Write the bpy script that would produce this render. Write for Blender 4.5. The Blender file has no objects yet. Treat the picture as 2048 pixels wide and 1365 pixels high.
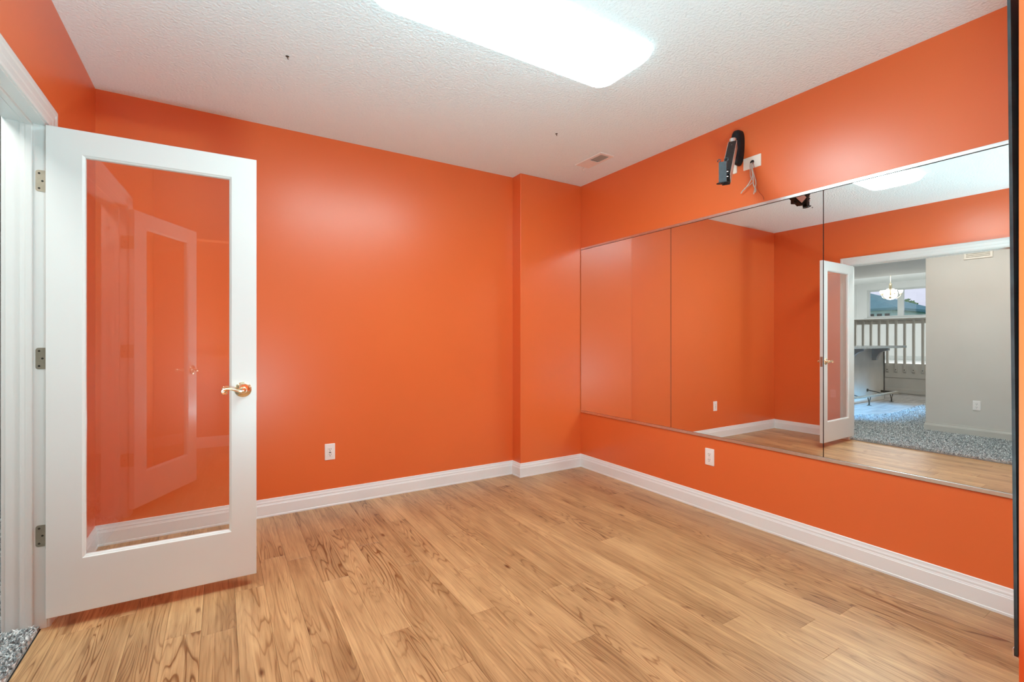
import bpy, bmesh, math, random
import numpy as np
from mathutils import Vector, Matrix

random.seed(7)
PI = math.pi
sc = bpy.context.scene
col = sc.collection

# ------------------------------------------------------------------ camera, world, lights, exposure
YAW = 0.5544
CAM_H = 1.197
cam_d = bpy.data.cameras.new('camera')
cam = bpy.data.objects.new('camera', cam_d)
col.objects.link(cam)
cam.location = (0, 0, CAM_H)
cam.rotation_euler = (PI / 2, 0, -YAW)
cam_d.sensor_width = 36
cam_d.lens = 945.0 / 2048 * 36
cam_d.shift_y = -0.00107
cam_d.clip_start = 0.02
sc.camera = cam

sc.view_settings.view_transform = 'Standard'
sc.view_settings.look = 'None'
sc.view_settings.exposure = 0.27
sc.view_settings.gamma = 1
sc.view_settings.use_curve_mapping = False
sc.cycles.caustics_reflective = True
sc.cycles.blur_glossy = 0.0
sc.cycles.max_bounces = 14
sc.cycles.diffuse_bounces = 7
sc.cycles.glossy_bounces = 8
sc.cycles.transparent_max_bounces = 16

world = bpy.data.worlds.new('sky')
sc.world = world
world.use_nodes = True
wn = world.node_tree.nodes
wl = world.node_tree.links
bg = wn['Background']
bg.inputs['Color'].default_value = (0.72, 0.74, 0.92, 1)
bg.inputs['Strength'].default_value = 1.0

LAMP_STRENGTH = 26.0          # diffuser of the room's ceiling light


def area_light(name, loc, rot, sx, sy, power, color):
    d = bpy.data.lights.new(name, 'AREA')
    d.shape = 'RECTANGLE'
    d.size, d.size_y, d.energy, d.color = sx, sy, power, color
    o = bpy.data.objects.new(name, d)
    col.objects.link(o)
    o.location = loc
    o.rotation_euler = rot
    return o


# unseen fill lights added to brighten the landing, hallway and den
area_light('landing_fill', (-8.2, 4.8, 2.96), (0, 0, 0), 0.6, 2.5, 85, (0.95, 0.98, 1.0))  # added under the raised ceiling, hidden by the den ceiling edge
pd = area_light('blue_floor_fill', (-3.5, 1.36, 1.75), (0.92, 0, 0), 2.6, 0.5, 30, (0.14, 0.52, 1.0))  # added to cast the blue daylight patch on the vinyl
pd.data.spread = 0.36
area_light('hall_fill', (-1.15, 1.75, 2.62), (0, 0, 0), 0.4, 1.8, 22, (1.0, 0.99, 0.95))  # added at the hallway ceiling, no fixture modelled
area_light('den_fill', (-4.0, 2.7, 2.62), (0, 0, 0), 1.2, 0.8, 45, (1.0, 0.94, 0.85))  # added in front of the bar, no fixture modelled
# unseen fill light added low by the camera, aimed up to brighten the ceiling
area_light('ceiling_fill', (0.25, 0.05, 0.50), (PI - 0.10, 0, 0), 0.6, 0.3, 70, (0.60, 1.0, 1.08))


# ------------------------------------------------------------------ materials
def srgb(r, g, b):
    f = lambda c: (c / 255 / 12.92) if c / 255 <= 0.04045 else ((c / 255 + 0.055) / 1.055) ** 2.4
    return (f(r), f(g), f(b), 1)


def new_mat(name, base=(0.8, 0.8, 0.8, 1), rough=0.5, metal=0.0, spec=0.5):
    m = bpy.data.materials.new(name)
    m.use_nodes = True
    b = m.node_tree.nodes['Principled BSDF']
    b.inputs['Base Color'].default_value = base
    b.inputs['Roughness'].default_value = rough
    b.inputs['Metallic'].default_value = metal
    b.inputs['Specular IOR Level'].default_value = spec
    return m


def N(m, t, **kw):
    n = m.node_tree.nodes.new(t)
    for k, v in kw.items():
        setattr(n, k, v)
    return n


def L(m, a, b):
    m.node_tree.links.new(a, b)


def pbsdf(m):
    return m.node_tree.nodes['Principled BSDF']


def add_bump(m, scale, strength, dist, detail=4, kind='noise', coord='Object'):
    tc = N(m, 'ShaderNodeTexCoord')
    if kind == 'noise':
        t = N(m, 'ShaderNodeTexNoise')
        t.inputs['Detail'].default_value = detail
    else:
        t = N(m, 'ShaderNodeTexVoronoi')
    t.inputs['Scale'].default_value = scale
    L(m, tc.outputs[coord], t.inputs['Vector'])
    bp = N(m, 'ShaderNodeBump')
    bp.inputs['Strength'].default_value = strength
    bp.inputs['Distance'].default_value = dist
    L(m, t.outputs[0], bp.inputs['Height'])
    L(m, bp.outputs['Normal'], pbsdf(m).inputs['Normal'])
    return t


def tint_noise(m, c1, c2, scale, detail=3, coord='Object'):
    tc = N(m, 'ShaderNodeTexCoord')
    t = N(m, 'ShaderNodeTexNoise')
    t.inputs['Scale'].default_value = scale
    t.inputs['Detail'].default_value = detail
    L(m, tc.outputs[coord], t.inputs['Vector'])
    r = N(m, 'ShaderNodeValToRGB')
    r.color_ramp.elements[0].position = 0.3
    r.color_ramp.elements[1].position = 0.7
    r.color_ramp.elements[0].color = c1
    r.color_ramp.elements[1].color = c2
    L(m, t.outputs[0], r.inputs['Fac'])
    L(m, r.outputs['Color'], pbsdf(m).inputs['Base Color'])


M = {}
M['orange'] = new_mat('orange_paint', rough=0.33, spec=0.6)
tint_noise(M['orange'], (0.735, 0.146, 0.035, 1), (0.755, 0.153, 0.037, 1), 1.5)
add_bump(M['orange'], 160, 0.10, 0.0015)
M['ceiling'] = new_mat('ceiling_texture', (0.80, 0.93, 0.97, 1), 0.9, spec=0.2)
add_bump(M['ceiling'], 72, 0.9, 0.008, detail=5)
M['white'] = new_mat('white_semigloss', rough=0.32)
tint_noise(M['white'], (0.65, 0.672, 0.66, 1), (0.67, 0.692, 0.68, 1), 3)
add_bump(M['white'], 90, 0.04, 0.001)
M['trim_white'] = new_mat('white_trim_paint', rough=0.32)
tint_noise(M['trim_white'], (0.79, 0.855, 0.875, 1), (0.82, 0.885, 0.905, 1), 3)
M['grey_wall'] = new_mat('grey_paint', rough=0.6)
tint_noise(M['grey_wall'], (0.60, 0.585, 0.545, 1), (0.63, 0.615, 0.575, 1), 2)
add_bump(M['grey_wall'], 150, 0.08, 0.0015)
M['light_wall'] = new_mat('offwhite_paint', rough=0.6)
tint_noise(M['light_wall'], (0.80, 0.81, 0.80, 1), (0.83, 0.84, 0.83, 1), 2)
M['rail_paint'] = new_mat('greige_paint', rough=0.5)
tint_noise(M['rail_paint'], (0.56, 0.545, 0.50, 1), (0.60, 0.585, 0.54, 1), 4)
M['mirror'] = new_mat('silvered_glass', (0.90, 0.915, 0.905, 1), 0.0, 1.0)
M['mirror_edge'] = new_mat('dark_glass_edge', rough=0.25)
tint_noise(M['mirror_edge'], (0.012, 0.022, 0.026, 1), (0.03, 0.045, 0.05, 1), 20)
M['channel'] = new_mat('aluminium_channel', (0.82, 0.82, 0.83, 1), 0.28, 1.0)
tint_noise(M['channel'], (0.78, 0.78, 0.79, 1), (0.84, 0.84, 0.85, 1), 30)
M['brass'] = new_mat('polished_brass', rough=0.16, metal=1.0)
tint_noise(M['brass'], (0.84, 0.71, 0.48, 1), (0.88, 0.76, 0.54, 1), 30)
M['hinge'] = new_mat('satin_brass_hinge', rough=0.35, metal=0.9)
tint_noise(M['hinge'], (0.40, 0.375, 0.30, 1), (0.47, 0.44, 0.35, 1), 40)
M['black'] = new_mat('black_plastic', rough=0.45, spec=0.25)
tint_noise(M['black'], (0.010, 0.011, 0.013, 1), (0.016, 0.017, 0.020, 1), 30)
M['dark_slot'] = new_mat('dark_cavity', rough=0.9)
tint_noise(M['dark_slot'], (0.02, 0.018, 0.016, 1), (0.03, 0.026, 0.022, 1), 30)
M['silver'] = new_mat('brushed_silver', rough=0.34, metal=0.85)
tint_noise(M['silver'], (0.70, 0.69, 0.68, 1), (0.78, 0.77, 0.76, 1), 60)
M['steel'] = new_mat('blue_grey_steel', rough=0.45, metal=0.3)
tint_noise(M['steel'], (0.036, 0.046, 0.054, 1), (0.05, 0.062, 0.07, 1), 50)
M['plastic'] = new_mat('white_plastic', rough=0.35)
tint_noise(M['plastic'], (0.84, 0.84, 0.83, 1), (0.87, 0.87, 0.86, 1), 20)
M['ivory'] = new_mat('ivory_plate', rough=0.4)
tint_noise(M['ivory'], (0.80, 0.76, 0.68, 1), (0.84, 0.80, 0.72, 1), 20)
M['wire'] = new_mat('grey_wire', rough=0.5)
tint_noise(M['wire'], (0.50, 0.45, 0.40, 1), (0.62, 0.57, 0.52, 1), 40)
M['red_wire'] = new_mat('red_wire', rough=0.5)
tint_noise(M['red_wire'], (0.40, 0.07, 0.035, 1), (0.48, 0.09, 0.04, 1), 40)
M['vent'] = new_mat('vent_enamel', rough=0.4)
tint_noise(M['vent'], (0.76, 0.74, 0.71, 1), (0.80, 0.78, 0.75, 1), 20)
M['louver'] = new_mat('louver_metal', rough=0.5)
tint_noise(M['louver'], (0.30, 0.275, 0.24, 1), (0.36, 0.33, 0.29, 1), 30)
M['bar_panel'] = new_mat('greywashed_bar_panel', rough=0.35)
tint_noise(M['bar_panel'], (0.40, 0.37, 0.32, 1), (0.47, 0.44, 0.385, 1), 3)
M['corbel'] = new_mat('taupe_corbel', rough=0.45)
tint_noise(M['corbel'], (0.30, 0.27, 0.245, 1), (0.35, 0.32, 0.29, 1), 6)
M['counter'] = new_mat('slate_countertop', rough=0.12)
tint_noise(M['counter'], (0.22, 0.26, 0.27, 1), (0.32, 0.36, 0.37, 1), 25)
M['dark_trim'] = new_mat('dark_corner_trim', rough=0.5)
tint_noise(M['dark_trim'], (0.05, 0.045, 0.04, 1), (0.08, 0.072, 0.065, 1), 10)
M['bronze'] = new_mat('dark_bronze', rough=0.4, metal=0.6)
tint_noise(M['bronze'], (0.05, 0.045, 0.035, 1), (0.08, 0.07, 0.055, 1), 30)
M['rail_tube'] = new_mat('antique_brass_tube', rough=0.25, metal=0.9)
tint_noise(M['rail_tube'], (0.55, 0.52, 0.44, 1), (0.63, 0.60, 0.52, 1), 15)
M['roof'] = new_mat('teal_shingle', rough=0.8)
tint_noise(M['roof'], (0.075, 0.24, 0.28, 1), (0.10, 0.30, 0.34, 1), 2.5)
M['siding'] = new_mat('pale_siding', rough=0.8)
tint_noise(M['siding'], (0.50, 0.80, 0.78, 1), (0.58, 0.86, 0.84, 1), 2)
M['leaf'] = new_mat('tree_leaf', rough=0.6)
tint_noise(M['leaf'], (0.12, 0.30, 0.10, 1), (0.30, 0.52, 0.24, 1), 4)
M['bark'] = new_mat('bark', rough=0.9)
tint_noise(M['bark'], (0.10, 0.075, 0.05, 1), (0.16, 0.12, 0.085, 1), 8)
M['lawn'] = new_mat('lawn', rough=0.95)
tint_noise(M['lawn'], (0.10, 0.18, 0.06, 1), (0.16, 0.25, 0.10, 1), 3)


def emit_mat(name, color, strength, base=(0.9, 0.9, 0.9, 1)):
    m = new_mat(name, base, 0.4)
    tc = N(m, 'ShaderNodeTexCoord')
    t = N(m, 'ShaderNodeTexNoise')
    t.inputs['Scale'].default_value = 4
    L(m, tc.outputs['Object'], t.inputs['Vector'])
    mr = N(m, 'ShaderNodeMapRange')
    mr.inputs['To Min'].default_value = strength * 0.97
    mr.inputs['To Max'].default_value = strength * 1.03
    L(m, t.outputs[0], mr.inputs['Value'])
    pbsdf(m).inputs['Emission Color'].default_value = color
    L(m, mr.outputs[0], pbsdf(m).inputs['Emission Strength'])
    return m


M['lamp'] = emit_mat('glowing_diffuser', (0.72, 1.0, 1.05, 1), LAMP_STRENGTH)


def soften_rim(m):
    """the tubes sit over the flat of the lens, so its turned-up rim glows less"""
    geo = N(m, 'ShaderNodeNewGeometry')
    sx = N(m, 'ShaderNodeSeparateXYZ')
    L(m, geo.outputs['Normal'], sx.inputs[0])
    mr = N(m, 'ShaderNodeMapRange')
    mr.inputs['From Min'].default_value = -0.72
    mr.inputs['From Max'].default_value = -0.97
    mr.inputs['To Min'].default_value = 0.055
    mr.inputs['To Max'].default_value = 1.0
    L(m, sx.outputs['Z'], mr.inputs['Value'])
    old = pbsdf(m).inputs['Emission Strength'].links[0].from_socket
    mu = N(m, 'ShaderNodeMath', operation='MULTIPLY')
    L(m, old, mu.inputs[0])
    L(m, mr.outputs[0], mu.inputs[1])
    L(m, mu.outputs[0], pbsdf(m).inputs['Emission Strength'])


soften_rim(M['lamp'])
M['bulb_shade'] = emit_mat('lit_glass_shade', (1.0, 0.97, 0.92, 1), 0.8)


def glass_mat(name, ior=1.5, tint=(1, 1, 1, 1)):
    """clear sheet glass: fresnel mix of straight transmission and mirror reflection, same from both sides"""
    m = bpy.data.materials.new(name)
    m.use_nodes = True
    nt = m.node_tree
    nt.nodes.clear()
    out = N(m, 'ShaderNodeOutputMaterial')
    mix = N(m, 'ShaderNodeMixShader')
    tr = N(m, 'ShaderNodeBsdfTransparent')
    tr.inputs['Color'].default_value = tint
    gl = N(m, 'ShaderNodeBsdfGlossy')
    gl.inputs['Roughness'].default_value = 0.0
    gl.inputs['Color'].default_value = (1, 1, 1, 1)
    geo = N(m, 'ShaderNodeNewGeometry')
    mp = N(m, 'ShaderNodeMapRange')
    mp.inputs['To Min'].default_value = ior
    mp.inputs['To Max'].default_value = 1.0 / ior
    L(m, geo.outputs['Backfacing'], mp.inputs['Value'])
    fr = N(m, 'ShaderNodeFresnel')
    L(m, mp.outputs[0], fr.inputs['IOR'])
    L(m, fr.outputs[0], mix.inputs['Fac'])
    L(m, tr.outputs[0], mix.inputs[1])
    L(m, gl.outputs[0], mix.inputs[2])
    L(m, mix.outputs[0], out.inputs['Surface'])
    return m


M['glass'] = glass_mat('clear_glass', 1.62, (0.985, 0.985, 0.98, 1))


def wood_mat():
    m = new_mat('oak_plank', rough=0.35)
    tc = N(m, 'ShaderNodeTexCoord')
    oi = N(m, 'ShaderNodeObjectInfo')
    mul = N(m, 'ShaderNodeMath', operation='MULTIPLY')
    mul.inputs[1].default_value = 97.0
    L(m, oi.outputs['Random'], mul.inputs[0])
    cmb = N(m, 'ShaderNodeCombineXYZ')
    L(m, mul.outputs[0], cmb.inputs['X'])
    L(m, mul.outputs[0], cmb.inputs['Y'])
    L(m, mul.outputs[0], cmb.inputs['Z'])
    add = N(m, 'ShaderNodeVectorMath', operation='ADD')
    L(m, tc.outputs['Object'], add.inputs[0])
    L(m, cmb.outputs[0], add.inputs[1])

    def stretched(sx, sy, detail, rough, dist=0.0):
        mp = N(m, 'ShaderNodeMapping')
        mp.inputs['Scale'].default_value = (sx, sy, 1)
        L(m, add.outputs[0], mp.inputs['Vector'])
        t = N(m, 'ShaderNodeTexNoise')
        t.inputs['Scale'].default_value = 1.0
        t.inputs['Detail'].default_value = detail
        t.inputs['Roughness'].default_value = rough
        t.inputs['Distortion'].default_value = dist
        L(m, mp.outputs[0], t.inputs['Vector'])
        return t.outputs[0]

    # cathedral figure: contour lines of a long smooth field
    field = stretched(10.5, 1.05, 2.0, 0.40, 0.3)
    fm = N(m, 'ShaderNodeMath', operation='MULTIPLY')
    fm.inputs[1].default_value = 19.0
    L(m, field, fm.inputs[0])
    fr = N(m, 'ShaderNodeMath', operation='FRACT')
    L(m, fm.outputs[0], fr.inputs[0])
    band = N(m, 'ShaderNodeValToRGB')
    e = band.color_ramp.elements
    e[0].position, e[0].color = 0.0, (0.72, 0.72, 0.72, 1)
    e[1].position, e[1].color = 1.0, (0.70, 0.70, 0.70, 1)
    for p, v in ((0.45, 0.95), (0.70, 0.80), (0.86, 0.20), (0.93, 0.12)):
        x = e.new(p)
        x.color = (v, v, v, 1)
    L(m, fr.outputs[0], band.inputs['Fac'])
    # how strongly the figure shows along the plank
    vis = stretched(5.0, 1.0, 1.0, 0.5)
    vr = N(m, 'ShaderNodeMapRange')
    vr.inputs['From Min'].default_value = 0.40
    vr.inputs['From Max'].default_value = 0.62
    vr.inputs['To Min'].default_value = 0.18
    vr.inputs['To Max'].default_value = 1.0
    L(m, vis, vr.inputs['Value'])
    base = N(m, 'ShaderNodeValToRGB')
    base.color_ramp.elements[0].position = 0.30
    base.color_ramp.elements[0].color = srgb(146, 106, 68)
    base.color_ramp.elements[1].position = 0.72
    base.color_ramp.elements[1].color = srgb(210, 168, 120)
    streak = stretched(95.0, 2.0, 3.0, 0.62)
    blot = stretched(14.0, 2.2, 3.0, 0.55)
    ad = N(m, 'ShaderNodeMath', operation='ADD')
    L(m, streak, ad.inputs[0])
    L(m, blot, ad.inputs[1])
    hf = N(m, 'ShaderNodeMath', operation='MULTIPLY')
    hf.inputs[1].default_value = 0.5
    L(m, ad.outputs[0], hf.inputs[0])
    # plank to plank shift
    sh = N(m, 'ShaderNodeMath', operation='MULTIPLY_ADD')
    sh.inputs[1].default_value = 0.12
    sh.inputs[2].default_value = -0.05
    L(m, oi.outputs['Random'], sh.inputs[0])
    ad2 = N(m, 'ShaderNodeMath', operation='ADD')
    L(m, hf.outputs[0], ad2.inputs[0])
    L(m, sh.outputs[0], ad2.inputs[1])
    L(m, ad2.outputs[0], base.inputs['Fac'])
    dark = N(m, 'ShaderNodeMix', data_type='RGBA', blend_type='MULTIPLY')
    inv = N(m, 'ShaderNodeMath', operation='SUBTRACT')
    inv.inputs[0].default_value = 1.0
    L(m, band.outputs[0], inv.inputs[1])
    f2 = N(m, 'ShaderNodeMath', operation='MULTIPLY')
    L(m, inv.outputs[0], f2.inputs[0])
    L(m, vr.outputs[0], f2.inputs[1])
    # some planks are nearly plain, some strongly figured
    h1 = N(m, 'ShaderNodeMath', operation='MULTIPLY')
    h1.inputs[1].default_value = 13.7
    L(m, oi.outputs['Random'], h1.inputs[0])
    h2 = N(m, 'ShaderNodeMath', operation='FRACT')
    L(m, h1.outputs[0], h2.inputs[0])
    h3 = N(m, 'ShaderNodeMath', operation='MULTIPLY_ADD')
    h3.inputs[1].default_value = 0.85
    h3.inputs[2].default_value = 0.55
    L(m, h2.outputs[0], h3.inputs[0])
    f3 = N(m, 'ShaderNodeMath', operation='MULTIPLY')
    L(m, f2.outputs[0], f3.inputs[0])
    L(m, h3.outputs[0], f3.inputs[1])
    L(m, f3.outputs[0], dark.inputs['Factor'])
    L(m, base.outputs[0], dark.inputs['A'])
    dark.inputs['B'].default_value = (0.40, 0.27, 0.17, 1)
    # fine dark pores
    pore = stretched(210.0, 5.0, 2.0, 0.6)
    pr = N(m, 'ShaderNodeMapRange')
    pr.inputs['From Min'].default_value = 0.56
    pr.inputs['From Max'].default_value = 0.75
    pr.inputs['To Min'].default_value = 0.0
    pr.inputs['To Max'].default_value = 0.7
    L(m, pore, pr.inputs['Value'])
    d2 = N(m, 'ShaderNodeMix', data_type='RGBA', blend_type='MULTIPLY')
    L(m, pr.outputs[0], d2.inputs['Factor'])
    L(m, dark.outputs['Result'], d2.inputs['A'])
    d2.inputs['B'].default_value = (0.45, 0.32, 0.22, 1)
    # sparse knots
    kmp = N(m, 'ShaderNodeMapping')
    kmp.inputs['Scale'].default_value = (9.0, 3.2, 0.0)
    L(m, add.outputs[0], kmp.inputs['Vector'])
    vor = N(m, 'ShaderNodeTexVoronoi')
    vor.inputs['Scale'].default_value = 1.0
    L(m, kmp.outputs[0], vor.inputs['Vector'])
    kr = N(m, 'ShaderNodeMapRange')
    kr.inputs['From Min'].default_value = 0.035
    kr.inputs['From Max'].default_value = 0.12
    kr.inputs['To Min'].default_value = 1.0
    kr.inputs['To Max'].default_value = 0.0
    L(m, vor.outputs['Distance'], kr.inputs['Value'])
    sepc = N(m, 'ShaderNodeSeparateColor')
    L(m, vor.outputs['Color'], sepc.inputs[0])
    kt = N(m, 'ShaderNodeMath', operation='GREATER_THAN')
    kt.inputs[1].default_value = 0.62
    L(m, sepc.outputs[0], kt.inputs[0])
    km = N(m, 'ShaderNodeMath', operation='MULTIPLY')
    L(m, kr.outputs[0], km.inputs[0])
    L(m, kt.outputs[0], km.inputs[1])
    d3 = N(m, 'ShaderNodeMix', data_type='RGBA', blend_type='MULTIPLY')
    L(m, km.outputs[0], d3.inputs['Factor'])
    L(m, d2.outputs['Result'], d3.inputs['A'])
    d3.inputs['B'].default_value = (0.30, 0.17, 0.10, 1)
    L(m, d3.outputs['Result'], pbsdf(m).inputs['Base Color'])
    bp = N(m, 'ShaderNodeBump')
    bp.inputs['Strength'].default_value = 0.12
    bp.inputs['Distance'].default_value = 0.001
    L(m, f2.outputs[0], bp.inputs['Height'])
    bp.invert = True
    L(m, bp.outputs['Normal'], pbsdf(m).inputs['Normal'])
    return m


M['wood'] = wood_mat()


def vinyl_mat():
    m = new_mat('grey_vinyl', rough=0.22)
    tc = N(m, 'ShaderNodeTexCoord')
    mp = N(m, 'ShaderNodeMapping')
    mp.inputs['Scale'].default_value = (1.2, 12, 1)
    L(m, tc.outputs['Object'], mp.inputs['Vector'])
    t = N(m, 'ShaderNodeTexNoise')
    t.inputs['Scale'].default_value = 1.5
    t.inputs['Detail'].default_value = 5
    L(m, mp.outputs[0], t.inputs['Vector'])
    r = N(m, 'ShaderNodeValToRGB')
    r.color_ramp.elements[0].position = 0.3
    r.color_ramp.elements[0].color = (0.24, 0.23, 0.22, 1)
    r.color_ramp.elements[1].position = 0.7
    r.color_ramp.elements[1].color = (0.48, 0.46, 0.44, 1)
    L(m, t.outputs[0], r.inputs['Fac'])
    L(m, r.outputs[0], pbsdf(m).inputs['Base Color'])
    return m


M['vinyl'] = vinyl_mat()


def carpet_mat():
    m = new_mat('grey_shag', rough=0.95, spec=0.1)
    geo = N(m, 'ShaderNodeNewGeometry')
    r = N(m, 'ShaderNodeValToRGB')
    e = r.color_ramp.elements
    e[0].position, e[0].color = 0.0, (0.16, 0.185, 0.195, 1)
    e[1].position, e[1].color = 1.0, (0.78, 0.81, 0.81, 1)
    for p, c in ((0.22, (0.30, 0.33, 0.34, 1)), (0.45, (0.55, 0.58, 0.59, 1)), (0.8, (0.70, 0.72, 0.71, 1))):
        x = e.new(p)
        x.color = c
    L(m, geo.outputs['Random Per Island'], r.inputs['Fac'])
    L(m, r.outputs[0], pbsdf(m).inputs['Base Color'])
    return m


M['carpet'] = carpet_mat()
M['carpet_far'] = new_mat('grey_carpet_base', rough=0.95, spec=0.1)
tint_noise(M['carpet_far'], (0.24, 0.26, 0.265, 1), (0.44, 0.46, 0.46, 1), 70, 6)
add_bump(M['carpet_far'], 90, 0.8, 0.01, detail=6)


# ------------------------------------------------------------------ mesh helpers
def mesh_obj(name, bm, mats, parent=None, smooth=False, loc=None, rot=None, recalc=True):
    if recalc:
        bmesh.ops.recalc_face_normals(bm, faces=bm.faces)
    me = bpy.data.meshes.new(name)
    bm.to_mesh(me)
    bm.free()
    for mm in (mats if isinstance(mats, (list, tuple)) else [mats]):
        me.materials.append(mm)
    if smooth:
        me.polygons.foreach_set('use_smooth', [True] * len(me.polygons))
        if smooth is not True:
            me.set_sharp_from_angle(angle=smooth)
    o = bpy.data.objects.new(name, me)
    col.objects.link(o)
    if parent:
        o.parent = parent
    if loc:
        o.location = loc
    if rot:
        o.rotation_euler = rot
    return o


def empty(name, loc=(0, 0, 0), rot=(0, 0, 0)):
    o = bpy.data.objects.new(name, None)
    o.empty_display_size = 0.1
    col.objects.link(o)
    o.location = loc
    o.rotation_euler = rot
    return o


def tag(o, label, cat, group=None, kind=None):
    o['label'] = label
    if cat:
        o['category'] = cat
    if group:
        o['group'] = group
    if kind:
        o['kind'] = kind
    return o


def struct(o, label=None):
    o['kind'] = 'structure'
    if label:
        o['label'] = label
    return o


def box(bm, x0, x1, y0, y1, z0, z1, bev=0.0, seg=2, mat=0):
    r = bmesh.ops.create_cube(bm, size=1)
    vs = r['verts']
    for v in vs:
        v.co = Vector((x0 + (v.co.x + .5) * (x1 - x0), y0 + (v.co.y + .5) * (y1 - y0), z0 + (v.co.z + .5) * (z1 - z0)))
    fs = set(f for v in vs for f in v.link_faces)
    if bev > 0:
        es = list(set(e for v in vs for e in v.link_edges))
        rr = bmesh.ops.bevel(bm, geom=es, offset=bev, segments=seg, profile=0.5, affect='EDGES', clamp_overlap=True)
        fs = set(f for f in rr['faces']) | set(f for f in fs if f.is_valid)
    for f in fs:
        if f.is_valid:
            f.material_index = mat
    return fs


def bx(*a, **k):
    bm = bmesh.new()
    box(bm, *a, **k)
    return bm


def loft(bm, rings, closed_ring=True, cap=True, closed_path=False, mat=0):
    rows = [[bm.verts.new(p) for p in r] for r in rings]
    n = len(rows[0])
    pairs = list(zip(rows, rows[1:])) + ([(rows[-1], rows[0])] if closed_path else [])
    for a, b in pairs:
        for i in range(n if closed_ring else n - 1):
            j = (i + 1) % n
            f = bm.faces.new((a[i], a[j], b[j], b[i]))
            f.material_index = mat
    if cap and closed_ring and not closed_path:
        bm.faces.new(rows[0][::-1]).material_index = mat
        bm.faces.new(rows[-1]).material_index = mat
    return rows


def tube(bm, pts, r, n=12, cap=True, mat=0):
    pts = [Vector(p) for p in pts]
    rs = r if isinstance(r, (list, tuple)) else [r] * len(pts)
    rings = []
    t0 = (pts[1] - pts[0]).normalized()
    up = Vector((0, 0, 1)) if abs(t0.z) < 0.9 else Vector((1, 0, 0))
    nrm = (up - up.dot(t0) * t0).normalized()
    for i, p in enumerate(pts):
        a = pts[max(i - 1, 0)]
        b = pts[min(i + 1, len(pts) - 1)]
        t = (b - a).normalized()
        nrm = (nrm - nrm.dot(t) * t)
        nrm = nrm.normalized() if nrm.length > 1e-6 else t.orthogonal().normalized()
        bi = t.cross(nrm)
        rings.append([p + rs[i] * (math.cos(2 * PI * k / n) * nrm + math.sin(2 * PI * k / n) * bi) for k in range(n)])
    return loft(bm, rings, cap=cap, mat=mat)


def lathe(bm, prof, n=24, mtx=Matrix(), cap=True, mat=0):
    """prof: (radius, height) pairs about local z"""
    rings = [[mtx @ Vector((max(r, 1e-4) * math.cos(2 * PI * k / n), max(r, 1e-4) * math.sin(2 * PI * k / n), z)) for k in range(n)] for r, z in prof]
    return loft(bm, rings, cap=cap, mat=mat)


def rect_ring(bm, x0, x1, z0, z1, prof, mtx=Matrix(), mat=0):
    """closed picture-frame sweep: prof = list of (inset, depth) in order round the section"""
    rings = []
    for ins, d in prof:
        rings.append([mtx @ Vector(p) for p in ((x0 + ins, d, z0 + ins), (x1 - ins, d, z0 + ins), (x1 - ins, d, z1 - ins), (x0 + ins, d, z1 - ins))])
    loft(bm, rings, cap=False, closed_path=True, mat=mat)


def rrect(cx, cy, hx, hy, r, n=6):
    pts = []
    for sx, sy, a0 in ((1, 1, 0), (-1, 1, PI / 2), (-1, -1, PI), (1, -1, 3 * PI / 2)):
        for k in range(n + 1):
            a = a0 + PI / 2 * k / n
            pts.append((cx + sx * (hx - r) + r * math.cos(a), cy + sy * (hy - r) + r * math.sin(a)))
    return pts


def plan_sweep(bm, path, prof, mat=0):
    """sweep prof (offset to the left of travel, z) along a plan polyline with mitred joints; path[0] and path[-1] only aim the end mitres"""
    pts = [Vector((p[0], p[1])) for p in path]
    rings = []
    for i in range(1, len(pts) - 1):
        d1 = (pts[i] - pts[i - 1]).normalized()
        d2 = (pts[i + 1] - pts[i]).normalized()
        n1 = Vector((-d1.y, d1.x))
        n2 = Vector((-d2.y, d2.x))
        m_ = (n1 + n2)
        m_ = m_ / (1 + n1.dot(n2))
        rings.append([(pts[i].x + m_.x * o, pts[i].y + m_.y * o, z) for o, z in prof])
    loft(bm, rings, mat=mat)


# ------------------------------------------------------------------ dimensions
XR, XL, YB, YBK, XB, H = 2.913, -0.611, 3.462, 3.594, 2.231, 2.652
XM = XR - 0.006                 # mirror face
YF, XF, YA = 0.297, 1.497, -0.95  # stub wall face, its end, back of the alcove
JY1, JY0, ZJ = 2.6875, 1.2510, 2.088  # door opening
XH = -0.731                     # hallway face of the left wall

# ------------------------------------------------------------------ room shell
bm = bmesh.new()
box(bm, XL - 0.13, XF + 0.1, YA - 0.1, YBK + 0.1, -0.12, -0.0065)
box(bm, XF + 0.1, XR + 0.1, YF - 0.1, YBK + 0.1, -0.12, -0.0065)
floor = struct(mesh_obj('floor', bm, M['dark_trim']), 'oak plank floor running toward the far wall of the orange room')

PW = 0.1242
ends = {12: 1.84, 13: 2.23, 10: 1.575, 9: 1.90, 17: 2.907, 23: 0.998, 24: 1.60}
nplank = 0


def plank(x0, x1, y0, y1):
    if x1 - x0 < 0.012 or y1 - y0 < 0.02:
        return
    g, c, t = 0.0003, 0.0007, 0.006
    cx, cy = (x0 + x1) / 2, (y0 + y1) / 2
    hx, hy = (x1 - x0) / 2 - g, (y1 - y0) / 2 - g
    bm = bmesh.new()
    q = lambda a, b, z: [(-a, -b, z), (a, -b, z), (a, b, z), (-a, b, z)]
    loft(bm, [q(hx, hy, -t), q(hx, hy, -c), q(hx - c, hy - c, 0)])
    mesh_obj('plank', bm, M['wood'], floor, loc=(cx, cy, random.uniform(-0.0002, 0.0)))


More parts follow.
